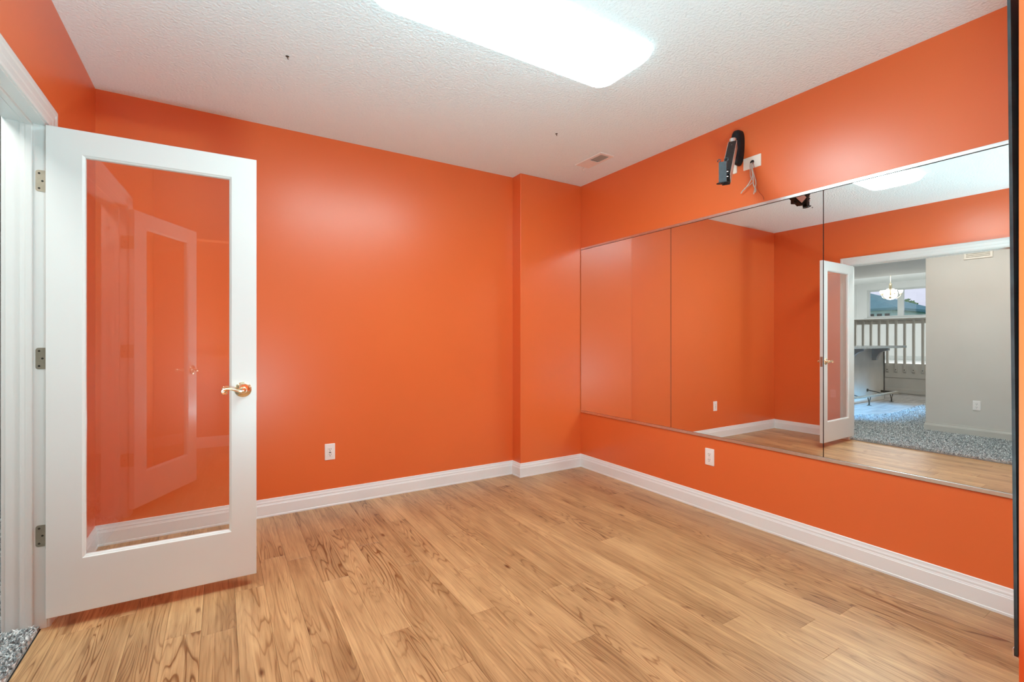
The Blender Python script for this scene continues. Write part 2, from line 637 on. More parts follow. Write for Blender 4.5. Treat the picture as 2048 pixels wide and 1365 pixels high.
for k in range(-1, 29):
    xa, xb_ = -0.56 + PW * k, -0.56 + PW * (k + 1)
    xa, xb_ = max(xa, -0.628), min(xb_, XR - 0.002)
    ylo = YA + 0.004 if xb_ < XF + 0.03 else YF + 0.004
    if xa < XF < xb_:
        xb_ = max(xb_, XF)
    yhi = (YB if xa > XB - 0.02 else YBK) - 0.004
    e0 = ends.get(k, random.uniform(1.3, 2.5))
    PL = 1.22
    cuts = [e0 + PL * i for i in range(-4, 4)]
    ys = [ylo] + [c for c in cuts if ylo + 0.05 < c < yhi - 0.05] + [yhi]
    for a, b in zip(ys, ys[1:]):
        plank(xa, xb_, a, b)

bm = bx(XL - 0.12, XR + 0.12, YA - 0.12, YBK + 0.12, H, H + 0.12)
struct(mesh_obj('ceiling', bm, M['ceiling']), 'white stippled ceiling of the orange room')

bm = bx(XL - 0.12, XR + 0.12, YBK, YBK + 0.12, -0.006, H)
struct(mesh_obj('wall_back', bm, M['orange']), 'orange far wall behind the glazed door')
bm = bx(XB, XR, YB, YBK, -0.006, H, bev=0.004)
struct(mesh_obj('wall_corner', bm, M['orange']), 'orange boxed-out strip of wall in the far corner')
bm = bx(XR, XR + 0.12, YF - 0.1, YBK, -0.006, H)
struct(mesh_obj('wall_right', bm, M['orange']), 'orange wall carrying the row of mirrors')
bm = bmesh.new()
box(bm, XL - 0.06, XL, JY1 + 0.02, YBK, -0.006, H)
box(bm, XL - 0.06, XL, YA, JY0 - 0.02, -0.006, H)
box(bm, XL - 0.06, XL, JY0 - 0.02, JY1 + 0.02, ZJ + 0.02, H)
struct(mesh_obj('wall_left', bm, M['orange']), 'orange wall with the wide double doorway')
bm = bmesh.new()
box(bm, XF, XR, YF - 0.12, YF, -0.006, H)
box(bm, XF, XF + 0.12, YA, YF - 0.12, -0.006, H)
box(bm, XL, XF, YF - 0.12, YF, 2.09, H)
box(bm, XL, -0.36, YF - 0.12, YF, -0.006, 2.09)
struct(mesh_obj('wall_front', bm, M['orange']), 'orange wall end at the right edge beside the mirror edge')
bm = bx(XL - 0.12, XF + 0.12, YA - 0.12, YA, -0.006, H)
struct(mesh_obj('wall_alcove', bm, M['orange']), 'orange wall behind the camera')

# hallway side of the left wall, with its own paint
bm = bmesh.new()
box(bm, XH, XL - 0.06, JY1 + 0.02, 9.0, -0.006, H)
box(bm, XH, XL - 0.06, YA, JY0 - 0.02, -0.006, H)
box(bm, XH, XL - 0.06, JY0 - 0.02, JY1 + 0.02, ZJ + 0.02, H)
struct(mesh_obj('wall_hallway', bm, M['grey_wall']), 'greige hallway side of the doorway wall')

# baseboards (profile: offset from wall, height)
BASE = [(0, 0), (0.0165, 0), (0.0165, 0.010), (0.0145, 0.013), (0.0145, 0.078), (0.0125, 0.081), (0.0125, 0.084),
        (0.0105, 0.088), (0.0105, 0.097), (0.0075, 0.104), (0.0060, 0.112), (0.0060, 0.117), (0.003, 0.120), (0, 0.120)]


def baseboard(name, path, label, mat='trim_white', prof=BASE, parent=None):
    bm = bmesh.new()
    plan_sweep(bm, path, prof)
    return struct(mesh_obj(name, bm, M[mat], parent), label)


# travel so that the room is on the left
baseboard('baseboard_back', [(XR, 1.0), (XR, YB), (XB, YB), (XB, YBK), (XL, YBK), (XL, 2.0)], 'white moulded baseboard along the orange far wall')
baseboard('baseboard_right', [(XF, YF), (XR, YF), (XR, YB), (XB, YB)], 'white moulded baseboard under the wall of mirrors')
baseboard('baseboard_left', [(XR, YBK), (XL, YBK), (XL, 2.79), (XL, 0)], 'white moulded baseboard between the open door and the far corner')
baseboard('baseboard_front', [(XF, YA), (XF, YF), (XR, YF), (XR, YB)], 'white moulded baseboard at the foot of the stub wall')
baseboard('baseboard_alcove', [(XL + 1, YF - 0.12), (XL, YF - 0.12), (XL, YA), (XF, YA), (XF, YF - 0.03), (XF, YF + 1)], 'white moulded baseboard in the alcove behind the camera')

# ------------------------------------------------------------------ door frame: casing and jamb
trim1 = struct(empty('trim_1', (XL, JY1, 0)), 'white moulded casing round the double doorway')
CAS = [(0, 0), (0.008, 0), (0.011, 0.008), (0.011, 0.030), (0.013, 0.036), (0.013, 0.060), (0.016, 0.066), (0.017, 0.080), (0.014, 0.088), (0, 0.088)]
# section: (proud of wall, distance out from the opening)
rev = 0.005


def casing_piece(pts):
    """pts: list of rings' base points (y, z, outward dir y, outward dir z)"""
    bm = bmesh.new()
    rings = []
    for y, z, dy, dz in pts:
        rings.append([(XL + p - XL, y + dy * o - JY1, z + dz * o) for p, o in CAS])
    loft(bm, rings)
    return bm


mesh_obj('casing_leg', casing_piece([(JY1 + rev, 0.0, 1, 0), (JY1 + rev, ZJ + rev, 1, 1)]), M['white'], trim1)
mesh_obj('casing_head', casing_piece([(JY1 + rev, ZJ + rev, 1, 1), (JY0 - rev, ZJ + rev, -1, 1)]), M['white'], trim1)
mesh_obj('casing_leg', casing_piece([(JY0 - rev, ZJ + rev, -1, 1), (JY0 - rev, 0.0, -1, 0)]), M['white'], trim1)

trim2 = struct(empty('trim_2', (XL, JY1, 0)), 'white jamb lining the double doorway with its door stop')


def rel(bm, o):
    bmesh.ops.translate(bm, verts=bm.verts, vec=-Vector(o.location))
    return bm


bm = bx(XH - 0.002, XL + 0.001, JY1, JY1 + 0.02, 0.0, ZJ, bev=0.0015)
mesh_obj('jamb_side', rel(bm, trim2), M['white'], trim2)
bm = bx(XH - 0.002, XL + 0.001, JY0 - 0.02, JY0, 0.0, ZJ, bev=0.0015)
mesh_obj('jamb_side', rel(bm, trim2), M['white'], trim2)
bm = bx(XH - 0.002, XL + 0.001, JY0 - 0.02, JY1 + 0.02, ZJ, ZJ + 0.02, bev=0.0015)
mesh_obj('jamb_head', rel(bm, trim2), M['white'], trim2)
STOP = ((XL - 0.040, 0.0), (XL - 0.040, 0.009), (XL - 0.043, 0.011), (XL - 0.060, 0.011), (XL - 0.064, 0.009), (XL - 0.078, 0.009), (XL - 0.080, 0.0))
for sgn, yy in ((-1, JY1), (1, JY0)):
    bm = bmesh.new()
    loft(bm, [[(x, yy + sgn * d, z) for x, d in STOP] for z in (0.012, ZJ - 0.001)])
    mesh_obj('door_stop', rel(bm, trim2), M['white'], trim2)
bm = bmesh.new()
loft(bm, [[(x, y, ZJ - d) for x, d in STOP] for y in (JY0 + 0.0105, JY1 - 0.0105)])
mesh_obj('door_stop', rel(bm, trim2), M['white'], trim2)
# hallway-side casing
trim3 = struct(empty('trim_3', (XH, JY1, 0)), 'white casing on the hallway side of the doorway')
for args in ((JY1 + 0.005, JY1 + 0.09, 0.012, ZJ + 0.09), (JY0 - 0.09, JY0 - 0.005, 0.012, ZJ + 0.09)):
    bm = bx(XH - 0.016, XH, args[0], args[1], args[2], args[3], bev=0.004)
    mesh_obj('casing_leg', rel(bm, trim3), M['white'], trim3)
bm = bx(XH - 0.016, XH, JY0 - 0.005, JY1 + 0.005, ZJ + 0.005, ZJ + 0.09, bev=0.004)
mesh_obj('casing_head', rel(bm, trim3), M['white'], trim3)

# ------------------------------------------------------------------ French door leaves
LW0, LW1, LZ0, LZ1 = 0.0015, 0.7605, 0.0545, 2.0775
GX0, GX1, GZ0, GZ1 = 0.1150, 0.6560, 0.2785, 1.9765


def lever(bm, yface, s, cx=0.7035):
    """lever set on a face at y=yface whose outward side is s (+1/-1)"""
    cz = 0.957
    mt = Matrix.Translation((cx, yface, cz)) @ Matrix.Rotation(-s * PI / 2, 4, 'X')
    ros = bmesh.new()
    lathe(ros, [(0.0365, 0), (0.0365, 0.003), (0.034, 0.006), (0.030, 0.0075), (0.0285, 0.0105), (0.022, 0.013), (0.0155, 0.0145)], 28, mt)
    lathe(bm, [(0.0155, 0.0142), (0.013, 0.018), (0.013, 0.034), (0.0145, 0.038), (0.0125, 0.044), (0.006, 0.047)], 24, mt)
    y = yface + s * 0.038
    pts = [(cx + 0.001, y, cz), (cx - 0.010, y + s * .002, cz - 0.0035), (cx - 0.022, y + s * .002, cz - 0.002), (cx - 0.037, y, cz + 0.004), (cx - 0.052, y, cz + 0.009), (cx - 0.064, y, cz + 0.0105)]
    rr = [0.0085, 0.0080, 0.0070, 0.0066, 0.0064, 0.0060]
    # scroll
    ccx, ccz = cx - 0.0745, cz - 0.0035
    for i in range(17):
        a = PI * 0.42 + i * (PI * 2 * 1.45 / 16)
        r = 0.0142 * (1 - i / 16 * 0.78)
        pts.append((ccx + r * math.cos(a), y, ccz + r * math.sin(a)))
        rr.append(0.0058 - 0.0024 * i / 16)
    tube(bm, pts, rr, 10)
    return ros


def make_leaf(name, pin, ang, y0, label, jside, width=0.759):
    LW1 = LW0 + width
    GX1 = LW1 - 0.1045
    root = struct(empty(name, (pin[0], pin[1], 0), (0, 0, ang)), label)
    y1 = y0 + 0.035
    bm = bmesh.new()
    ow = 0.0
    # stiles and rails as one leaf with sloped sticking toward the glass
    ins_x0, ins_x1, ins_z0, ins_z1 = GX0 - LW0, LW1 - GX1, GZ0 - LZ0, LZ1 - GZ1
    rings = []
    for (t, s, d) in ((0, 0, y0 + 0.0015), (0, 0.0015, y0), (1, 0, y0), (1, 0.003, y0 + 0.003), (1, 0.0085, y0 + 0.0065), (1, 0.010, y0 + 0.011), (1, 0.010, y1 - 0.011), (1, 0.0085, y1 - 0.0065), (1, 0.003, y1 - 0.003), (1, 0, y1), (0, 0.0015, y1), (0, 0, y1 - 0.0015)):
        a, b, c, e = LW0 + t * ins_x0 + s, LW1 - t * ins_x1 - s, LZ0 + t * ins_z0 + s, LZ1 - t * ins_z1 - s
        rings.append([(a, d, c), (b, d, c), (b, d, e), (a, d, e)])
    loft(bm, rings, cap=False, closed_path=True)
    mesh_obj('door_frame', bm, M['white'], root)
    g = 0.009
    bm = bx(GX0 + g, GX1 - g, y0 + 0.0150, y0 + 0.0200, GZ0 + g, GZ1 - g)
    mesh_obj('glass_pane', bm, M['glass'], root)
    h1 = bmesh.new()
    r1 = lever(h1, y0, -1, LW1 - 0.057)
    o = mesh_obj('lever_handle', h1, M['brass'], root, smooth=0.6)
    o['label'] = 'brass lever handle with a scrolled tip'
    mesh_obj('rosette', r1, M['brass'], o, smooth=0.6)
    h2 = bmesh.new()
    r2 = lever(h2, y1, 1, LW1 - 0.057)
    o = mesh_obj('lever_handle', h2, M['brass'], root, smooth=0.6)
    mesh_obj('rosette', r2, M['brass'], o, smooth=0.6)
    bm = bx(LW1 - 0.0012, LW1 + 0.0006, y0 + 0.006, y1 - 0.006, 0.90, 1.01)
    mesh_obj('latch_plate', bm, M['hinge'], root)
    for zc in (0.386, 1.120, 1.855):
        bm = bmesh.new()
        for q in range(5):
            z_ = zc - 0.044 + q * 0.0178
            tube(bm, [(0, 0, z_), (0, 0, z_ + 0.0168)], 0.0062, 12)
        tube(bm, [(0, 0, zc + 0.045), (0, 0, zc + 0.049), (0, 0, zc + 0.051)], [0.005, 0.005, 0.002], 10)
        # leaf on the door edge
        box(bm, 0.0002, LW0 - 0.0001, min(0, (y0 + y1) / 2 * 1.6), max(0, (y0 + y1) / 2 * 1.6), zc - 0.0445, zc + 0.0445)
        # leaf on the jamb, in the jamb's own direction, with rounded corners and screws
        inv = Matrix.Rotation(-ang, 4, 'Z') @ Matrix.Translation((-pin[0], -pin[1], 0))
        yj = JY1 if jside > 0 else JY0
        pts = rrect(XL - 0.0145, zc, 0.0185, 0.0445, 0.010, 5)
        rings = [[inv @ Vector((x, yj - jside * dd, z)) for x, z in pts] for dd in (0.0, 0.0014)]
        loft(bm, rings)
        for sx, sz in ((-0.022, 0.031), (-0.012, 0.0), (-0.022, -0.031)):
            mt = inv @ Matrix.Translation((XL + sx, yj - jside * 0.0014, zc + sz)) @ Matrix.Rotation(jside * PI / 2, 4, 'X')
            lathe(bm, [(0.0040, 0), (0.0040, 0.0006), (0.0030, 0.0006), (0.0012, -0.0004)], 10, mt, mat=1)
        mesh_obj('hinge', bm, [M['hinge'], M['bronze']], root, smooth=0.5)
    return root


make_leaf('door_1', (-0.6050, 2.6860), -0.0285, -0.041, 'white framed glass door standing open beside the hallway, with brass lever handle', 1)
make_leaf('door_2', (-0.6050, 1.2525), -1.115, 0.006, 'second white glass door leaf folded back to the wall near the camera', -1, 0.672)

# ------------------------------------------------------------------ mirrors on the right wall
MZ0, MZ1 = 0.532, 2.0445
seams = [YB - 0.003, 2.409, 1.346, 0.306]
mirror_labels = ['mirror panel in the far corner, reflecting only orange wall',
                 'middle mirror panel, below the black wall bracket',
                 'mirror panel nearest the camera, reflecting the doorway and grey hallway']
for i in range(3):
    ya, yb = seams[i + 1] + 0.0012, seams[i] - 0.0012
    bm = bmesh.new()
    c = 0.0012
    rings = [[(0, ya, MZ0), (0, yb, MZ0), (0, yb, MZ1), (0, ya, MZ1)],
             [(-0.0060 + c, ya, MZ0), (-0.0060 + c, yb, MZ0), (-0.0060 + c, yb, MZ1), (-0.0060 + c, ya, MZ1)],
             [(-0.0060, ya + c, MZ0 + c), (-0.0060, yb - c, MZ0 + c), (-0.0060, yb - c, MZ1 - c), (-0.0060, ya + c, MZ1 - c)]]
    loft(bm, rings)
    bmesh.ops.recalc_face_normals(bm, faces=bm.faces)
    for f in bm.faces:
        f.material_index = 0 if f.normal.x < -0.9 else 1
    o = mesh_obj('mirror', bm, [M['mirror'], M['mirror_edge']], loc=(XR - 0.0002, 0, 0))
    tag(o, mirror_labels[i], 'mirror', 'mirror panels on the right wall')


def chan(z0, z1, gz, label):
    bm = bmesh.new()
    box(bm, XR - 0.0090, XR - 0.0003, 0.306, YB - 0.004, z0, z1, bev=0.0012)
    box(bm, XR - 0.0052, XR - 0.0004, 0.306, YB - 0.004, gz, gz + 0.0024, mat=1)  # dark strip painted in as the shadow line along the channel
    o = mesh_obj('mirror_channel', bm, [M['channel'], M['dark_slot']])
    return tag(o, label, 'trim strip')


chan(MZ0 - 0.020, MZ0 - 0.0005, MZ0 - 0.0215, 'polished aluminium channel along the bottom edge of the wall mirrors')
chan(MZ1 + 0.0022, MZ1 + 0.0200, MZ1 + 0.0001, 'polished aluminium channel along the top edge of the wall mirrors')

# mirror seen edge-on on the stub wall
t = empty('edge_on_mirror', (XF - 0.004, YF, 0.50))
tag(t, 'mirror on the stub wall seen edge-on as a dark upright line', 'mirror')
lean = 0.0075
bm = bmesh.new()
W2 = 1.35
rings = []
for x in (0.0, W2):
    rings.append([(x, 0.0006, 0.0), (x, 0.0064, 0.0), (x, 0.0064 + 0.012, 1.56), (x, 0.0010 + 0.012, 1.56)])
loft(bm, rings)
bmesh.ops.recalc_face_normals(bm, faces=bm.faces)
for f in bm.faces:
    f.material_index = 0 if f.normal.y > 0.9 else 1
mesh_obj('glass_sheet', bm, [M['mirror'], M['mirror_edge']], t)
bm = bmesh.new()
loft(bm, [[(x, y, z) for y, z in ((0.0005, -0.004), (0.0080, -0.004), (0.0090, 0.014), (0.0068, 0.015), (0.0066, -0.001), (0.0005, -0.001))] for x in (-0.001, 0.03)])
mesh_obj('mirror_clip', bm, M['channel'], t)

# ------------------------------------------------------------------ ceiling light
t = empty('ceiling_light', (1.190, 1.815, H))
tag(t, 'long rounded white ceiling light glowing in the middle of the ceiling', 'ceiling light')
bm = bmesh.new()
HX, HY = 0.668, 0.205
loft(bm, [[(x, y, z) for x, y in rrect(0, 0, HX - 0.06, HY - 0.03, 0.07, 6)] for z in (-0.002, -0.012)])
mesh_obj('housing', bm, M['plastic'], t)
bm = bmesh.new()
rings = []
for s, z in ((0.04, -0.010), (0.0, -0.011), (0.001, -0.020), (0.008, -0.032), (0.022, -0.045), (0.045, -0.055), (0.080, -0.062), (0.13, -0.065)):
    rings.append([(x, y, z) for x, y in rrect(0, 0, HX - s, HY - s * 0.9, max(0.085 - s * 0.3, 0.03), 8)])
loft(bm, rings)
mesh_obj('diffuser', bm, M['lamp'], t, smooth=True)

# ------------------------------------------------------------------ ceiling vent
t = empty('ceiling_vent', (2.581, 2.901, H))
tag(t, 'small white ceiling vent near the far right corner', 'vent')
VX, VY = 0.073, 0.154


def flat_ring(bm, x0, x1, y0, y1, prof):
    rings = []
    for ins, d in prof:
        rings.append([(x0 + ins, y0 + ins, -d), (x1 - ins, y0 + ins, -d), (x1 - ins, y1 - ins, -d), (x0 + ins, y1 - ins, -d)])
    loft(bm, rings, cap=False, closed_path=True)


bm = bmesh.new()
# frame with one open grille bay and one closed bay
flat_ring(bm, -VX, VX, -VY, VY, [(0, 0.0004), (0, 0.003), (0.004, 0.007), (0.027, 0.007), (0.029, 0.0004)])
box(bm, -VX + 0.026, VX - 0.026, 0.008, VY - 0.026, -0.0065, -0.0004)
mesh_obj('vent_frame', bm, M['vent'], t)
bm = bx(-VX + 0.027, VX - 0.027, -VY + 0.027, 0.008, -0.0012, -0.0003)
mesh_obj('vent_duct', bm, M['dark_slot'], t)
for k in range(7):
    y = -VY + 0.036 + k * 0.0165
    bm = bmesh.new()
    loft(bm, [[(x, y, -0.0016), (x, y + 0.010, -0.0066), (x, y + 0.0112, -0.0062), (x, y + 0.0012, -0.0014)] for x in (-VX + 0.028, VX - 0.028)])
    mesh_obj('louver', bm, M['louver'], t)
bm = bmesh.new()
tube(bm, [(0.009, 0.142, -0.006), (0.009, 0.142, -0.030), (0.009, 0.148, -0.038), (0.009, 0.156, -0.034)], 0.0028, 8)
mesh_obj('damper_lever', bm, M['ivory'], t, smooth=True)

# tiny hooks left in the ceiling
for (x, y, lab) in ((2.021, 2.668, 'tiny screw hook in the ceiling left of the vent'), (0.296, 2.666, 'tiny screw hook in the ceiling above the open glass door')):
    bm = bmesh.new()
    lathe(bm, [(0.009, -0.0003), (0.008, -0.002), (0.003, -0.003)], 12)
    tube(bm, [(0, 0, -0.002), (0, 0, -0.010), (0.003, 0, -0.014), (0.006, 0, -0.011)], 0.0018, 8)
    o = mesh_obj('ceiling_hook', bm, M['bronze'], loc=(x, y, H))
    tag(o, lab, 'hook', 'hooks in the ceiling')


# ------------------------------------------------------------------ outlets
def outlet(loc, rotz, label, gfci=False, w=0.0355, hh=0.0585):
    """plate in local xz facing -y"""
    t = empty('wall_outlet', loc, (0, 0, rotz))
    tag(t, label, 'outlet', 'white wall outlets')
    bm = bmesh.new()
    loft(bm, [[(x, d, z) for x, z in rrect(0, 0, w - s, hh - s, 0.004, 4)] for s, d in ((0, 0), (0, -0.003), (0.0025, -0.0058), (0.006, -0.0062))])
    mesh_obj('cover_plate', bm, M['plastic'], t, smooth=0.5)
    bm = bmesh.new()
    loft(bm, [[(x, d, z) for x, z in rrect(0, 0, 0.0168, 0.0335, 0.003, 3)] for d in (-0.0055, -0.0085)])
    rc = mesh_obj('receptacle', bm, M['plastic'], t)
    bm = bmesh.new()
    for zc in (0.019, -0.019):
        box(bm, -0.0075, -0.0050, -0.0091, -0.0084, zc - 0.002, zc + 0.006)
        box(bm, 0.0050, 0.0075, -0.0091, -0.0084, zc - 0.002, zc + 0.006)
        lathe(bm, [(0.0028, 0), (0.0028, 0.0006)], 10, Matrix.Translation((0, -0.0085, zc - 0.009)) @ Matrix.Rotation(PI / 2, 4, 'X'))
    mesh_obj('slots', bm, M['dark_slot'], rc)['kind'] = 'stuff'
    if gfci:
        bm = bx(-0.0075, 0.0075, -0.0100, -0.0084, 0.001, 0.006, bev=0.0006)
        mesh_obj('reset_button', bm, M['plastic'], rc)
        bm = bx(-0.0075, 0.0075, -0.0100, -0.0084, -0.006, -0.001, bev=0.0006)
        mesh_obj('test_button', bm, M['black'], rc)
    else:
        bm = bmesh.new()
        lathe(bm, [(0.0032, 0), (0.0032, 0.0012), (0.001, 0.0016)], 12, Matrix.Translation((0, -0.0085, 0)) @ Matrix.Rotation(PI / 2, 4, 'X'))
        mesh_obj('screw', bm, M['silver'], t)
    return t


outlet((0.678, YBK, 0.389), 0, 'white outlet with test buttons on the far wall right of the open door', True)
outlet((XR, 2.079, 0.379), PI / 2 * -1 + PI / 2 - PI / 2, 'white outlet on the right wall under the mirrors')

# ------------------------------------------------------------------ TV wall bracket
t = empty('wall_bracket', (XR, 1.857, 2.342))
tag(t, 'black and silver swing-arm television bracket high on the right wall', 'bracket')


def W(bm):
    return rel(bm, t)


# domed wall cover (long rounded shield)
bm = bmesh.new()
rings = []
for d, s in ((0.0003, 0.0), (0.030, 0.001), (0.046, 0.006), (0.055, 0.016), (0.058, 0.028)):
    ring = []
    for k in range(32):
        a = 2 * PI * k / 32
        cy, cz = math.cos(a), math.sin(a)
        hw = (0.041 - s) * (0.86 + 0.14 * cz)
        y = 1.857 + hw * math.copysign(abs(cy) ** 0.75, cy)
        z = 2.4575 + (0.1155 - s) * math.copysign(abs(cz) ** 0.75, cz)
        ring.append((XR - d, y, z))
    rings.append(ring)
loft(bm, rings)
mesh_obj('wall_cover', W(bm), M['black'], t, smooth=0.8)
bm = bmesh.new()
tube(bm, [(2.832, 1.852, 2.430), (2.832, 1.852, 2.434), (2.832, 1.852, 2.500), (2.832, 1.852, 2.504)], [0.018, 0.021, 0.021, 0.018], 20)
box(bm, 2.832, 2.866, 1.838, 1.866, 2.446, 2.490, bev=0.004)
mesh_obj('pivot_hub', W(bm), M['silver'], t, smooth=0.6)
# sloping arm: silver side rails with a black channel top
A = Vector((2.812, 1.841, 2.462))
B = Vector((2.492, 1.674, 2.146))
ax = (B - A).normalized()
side = Vector((0, 0, 1)).cross(ax).normalized()
upv = ax.cross(side).normalized()
if upv.z < 0:
    upv = -upv


def obox(bm, o, l0, l1, s0, s1, u0, u1, bev=0.0, mat=0):
    fs0 = set(bm.faces)
    vs0 = set(bm.verts)
    box(bm, l0, l1, s0, s1, u0, u1, bev=bev, mat=mat)
    for v in bm.verts:
        if v not in vs0:
            c = v.co.copy()
            v.co = o + ax * c.x + side * c.y + upv * c.z


LEN = (B - A).length
bm = bmesh.new()
obox(bm, A, -0.01, LEN, -0.0240, 0.0240, 0.004, 0.0150, bev=0.004)
mesh_obj('arm_cover', W(bm), M['black'], t)
for s in (-1, 1):
    bm = bmesh.new()
    obox(bm, A, -0.015, LEN + 0.012, min(s * 0.0225, s * 0.0265), max(s * 0.0225, s * 0.0265), -0.038, 0.0125, bev=0.001)
    mesh_obj('arm_rail', W(bm), M['silver'], t)
bm = bmesh.new()
obox(bm, A, 0.0, LEN + 0.02, -0.021, 0.021, -0.046, 0.003)
mesh_obj('spring_housing', W(bm), M['black'], t)
bm = bmesh.new()
mt = Matrix.Translation(A + ax * 0.055 + upv * 0.012) @ upv.to_track_quat('Z', 'Y').to_matrix().to_4x4()
lathe(bm, [(0.006, 0), (0.006, 0.002), (0.003, 0.003)], 12, mt)
mesh_obj('screw', W(bm), M['silver'], t)
# head: knuckle and mounting plate with hooked tabs
hu = Vector((-0.886, -0.463, 0)).normalized()
hs = Vector((0, 0, 1)).cross(hu).normalized()
HC = Vector((2.446, 1.662, 2.158))


def hbox(bm, n0, n1, s0, s1, z0, z1, bev=0.0):
    vs0 = set(bm.verts)
    box(bm, n0, n1, s0, s1, z0, z1, bev=bev)
    for v in bm.verts:
        if v not in vs0:
            c = v.co.copy()
            v.co = HC + hu * c.x + hs * c.y + Vector((0, 0, c.z))


bm = bmesh.new()
hbox(bm, -0.105, -0.012, -0.018, 0.018, -0.045, 0.040, bev=0.006)
tube(bm, [HC - hu * 0.045 + Vector((0, 0, -0.055)), HC - hu * 0.045 + Vector((0, 0, 0.055))], 0.015, 16)
mesh_obj('tilt_knuckle', W(bm), M['black'], t)
bm = bmesh.new()
hbox(bm, -0.004, 0.004, -0.021, 0.021, -0.060, 0.058, bev=0.0015)
hbox(bm, -0.016, -0.004, -0.021, -0.017, -0.060, 0.058)
hbox(bm, -0.016, -0.004, 0.017, 0.021, -0.060, 0.058)
mesh_obj('mounting_plate', W(bm), M['steel'], t)


def loop_tab(z, r, flat):
    """oblong slotted tab under or over the plate"""
    bm = bmesh.new()
    pts = []
    for k in range(24):
        a = 2 * PI * k / 24
        ca, sa = math.cos(a), math.sin(a)
        pts.append(HC + hs * (0.030 * math.copysign(abs(ca) ** 0.7, ca)) + hu * (r * sa) + Vector((0, 0, z)))
    n = len(pts)
    rings = []
    for i in range(n):
        tdir = (pts[(i + 1) % n] - pts[i - 1]).normalized()
        nn = Vector((0, 0, 1))
        bb = tdir.cross(nn)
        rings.append([pts[i] + 0.0045 * (math.cos(q * PI / 3) * bb + flat * math.sin(q * PI / 3) * nn) for q in range(6)])
    loft(bm, rings, cap=False, closed_path=True)
    p0, p1 = HC + hu * (r) + Vector((0, 0, z)), HC - hu * (r) + Vector((0, 0, z))
    tube(bm, [p0, p1], 0.004, 8)
    return bm


mesh_obj('slotted_tab', W(loop_tab(-0.064, 0.013, 0.6)), M['black'], t, smooth=True)
for s, rr in ((-1, 0.008), (1, 0.010)):
    bm = bmesh.new()
    pts = []
    for k in range(11):
        a = -PI * 0.4 + k * PI * 1.6 / 10
        pts.append(HC + hs * (s * 0.019 + rr * math.cos(a)) + hu * 0.002 + Vector((0, 0, 0.066 + rr * math.sin(a))))
    tube(bm, pts, 0.0028, 8)
    mesh_obj('hook', W(bm), M['steel'], t, smooth=True)
for q in range(4):
    bm = bmesh.new()
    p = HC + hs * 0.022 + Vector((0, 0, 0.012 - q * 0.014))
    tube(bm, [p - hs * 0.004, p + hs * 0.007], 0.0032, 8)
    mesh_obj('screw', W(bm), M['silver' if q % 2 else 'black'], t)

# small white raceway end on the wall behind the arm
bm = bx(XR - 0.012, XR - 0.0002, 1.872, 1.898, 2.300, 2.372, bev=0.003)
tag(mesh_obj('cable_clip', bm, M['ivory']), 'small white cable clip half hidden behind the bracket arm', 'clip')

# ------------------------------------------------------------------ blank plate with cables
t = empty('cable_plate', (XR, 1.769, 2.339))
tag(t, 'white wall plate with a round hole and loose wires, right of the bracket', 'wall plate')
bm = bmesh.new()
pw, ph = 0.059, 0.0385
hole = [(0.0150 * math.cos(2 * PI * k / 28), 0.0150 * math.sin(2 * PI * k / 28)) for k in range(28)]
outer = rrect(0, 0, pw, ph, 0.003, 6)
# 28 outer points matched to the hole by angle
outer.sort(key=lambda p: math.atan2(p[1], p[0]) % (2 * PI))
hole.sort(key=lambda p: math.atan2(p[1], p[0]) % (2 * PI))
front = [(-0.0055, y * 0.985, z * 0.985) for y, z in outer]
rings = [[(-0.0003, y, z) for y, z in outer], [(-0.004, y, z) for y, z in outer], front, [(-0.0055, y + 0.000, z) for y, z in hole], [(-0.0003, y, z) for y, z in hole]]
loft(bm, rings, cap=False)
mesh_obj('plate', bm, M['ivory'], t)
bm = bmesh.new()
loft(bm, [[(x, y * 1.02, z * 1.02) for y, z in hole] for x in (-0.0010, -0.0002)])
mesh_obj('hole', bm, M['dark_slot'], t)


def cable(pts, r, mat, name='cable'):
    # Catmull-Rom through pts
    P = [Vector(p) for p in pts]
    P = [P[0] * 2 - P[1]] + P + [P[-1] * 2 - P[-2]]
    out = []
    for i in range(1, len(P) - 2):
        for k in range(6):
            u = k / 6
            out.append(0.5 * ((2 * P[i]) + (-P[i - 1] + P[i + 1]) * u + (2 * P[i - 1] - 5 * P[i] + 4 * P[i + 1] - P[i + 2]) * u * u + (-P[i - 1] + 3 * P[i] - 3 * P[i + 1] + P[i + 2]) * u ** 3))
    out.append(P[-2])
    bm = bmesh.new()
    tube(bm, out, r, 8)
    return mesh_obj(name, bm, M[mat], t, smooth=True)


cable([(-0.001, 0.004, -0.008), (-0.018, 0.000, -0.012), (-0.030, -0.010, -0.040), (-0.026, -0.016, -0.090), (-0.024, 0.004, -0.130), (-0.026, 0.034, -0.165), (-0.022, 0.052, -0.172), (-0.020, 0.066, -0.186)], 0.0034, 'wire')
cable([(-0.001, -0.003, -0.006), (-0.020, -0.008, -0.012), (-0.034, -0.020, -0.045), (-0.028, -0.022, -0.100), (-0.022, -0.020, -0.150), (-0.020, -0.034, -0.185), (-0.018, -0.030, -0.205)], 0.0034, 'wire')
cable([(-0.001, 0.000, -0.010), (-0.016, -0.006, -0.014), (-0.022, -0.016, -0.060), (-0.020, -0.028, -0.110), (-0.018, -0.034, -0.150), (-0.018, -0.024, -0.190), (-0.016, -0.018, -0.212)], 0.0028, 'wire')
cable([(-0.001, 0.006, -0.008), (-0.018, 0.006, -0.016), (-0.024, 0.000, -0.060), (-0.022, -0.002, -0.100), (-0.018, -0.016, -0.130), (-0.016, 0.020, -0.150), (-0.018, 0.046, -0.160)], 0.0024, 'wire')
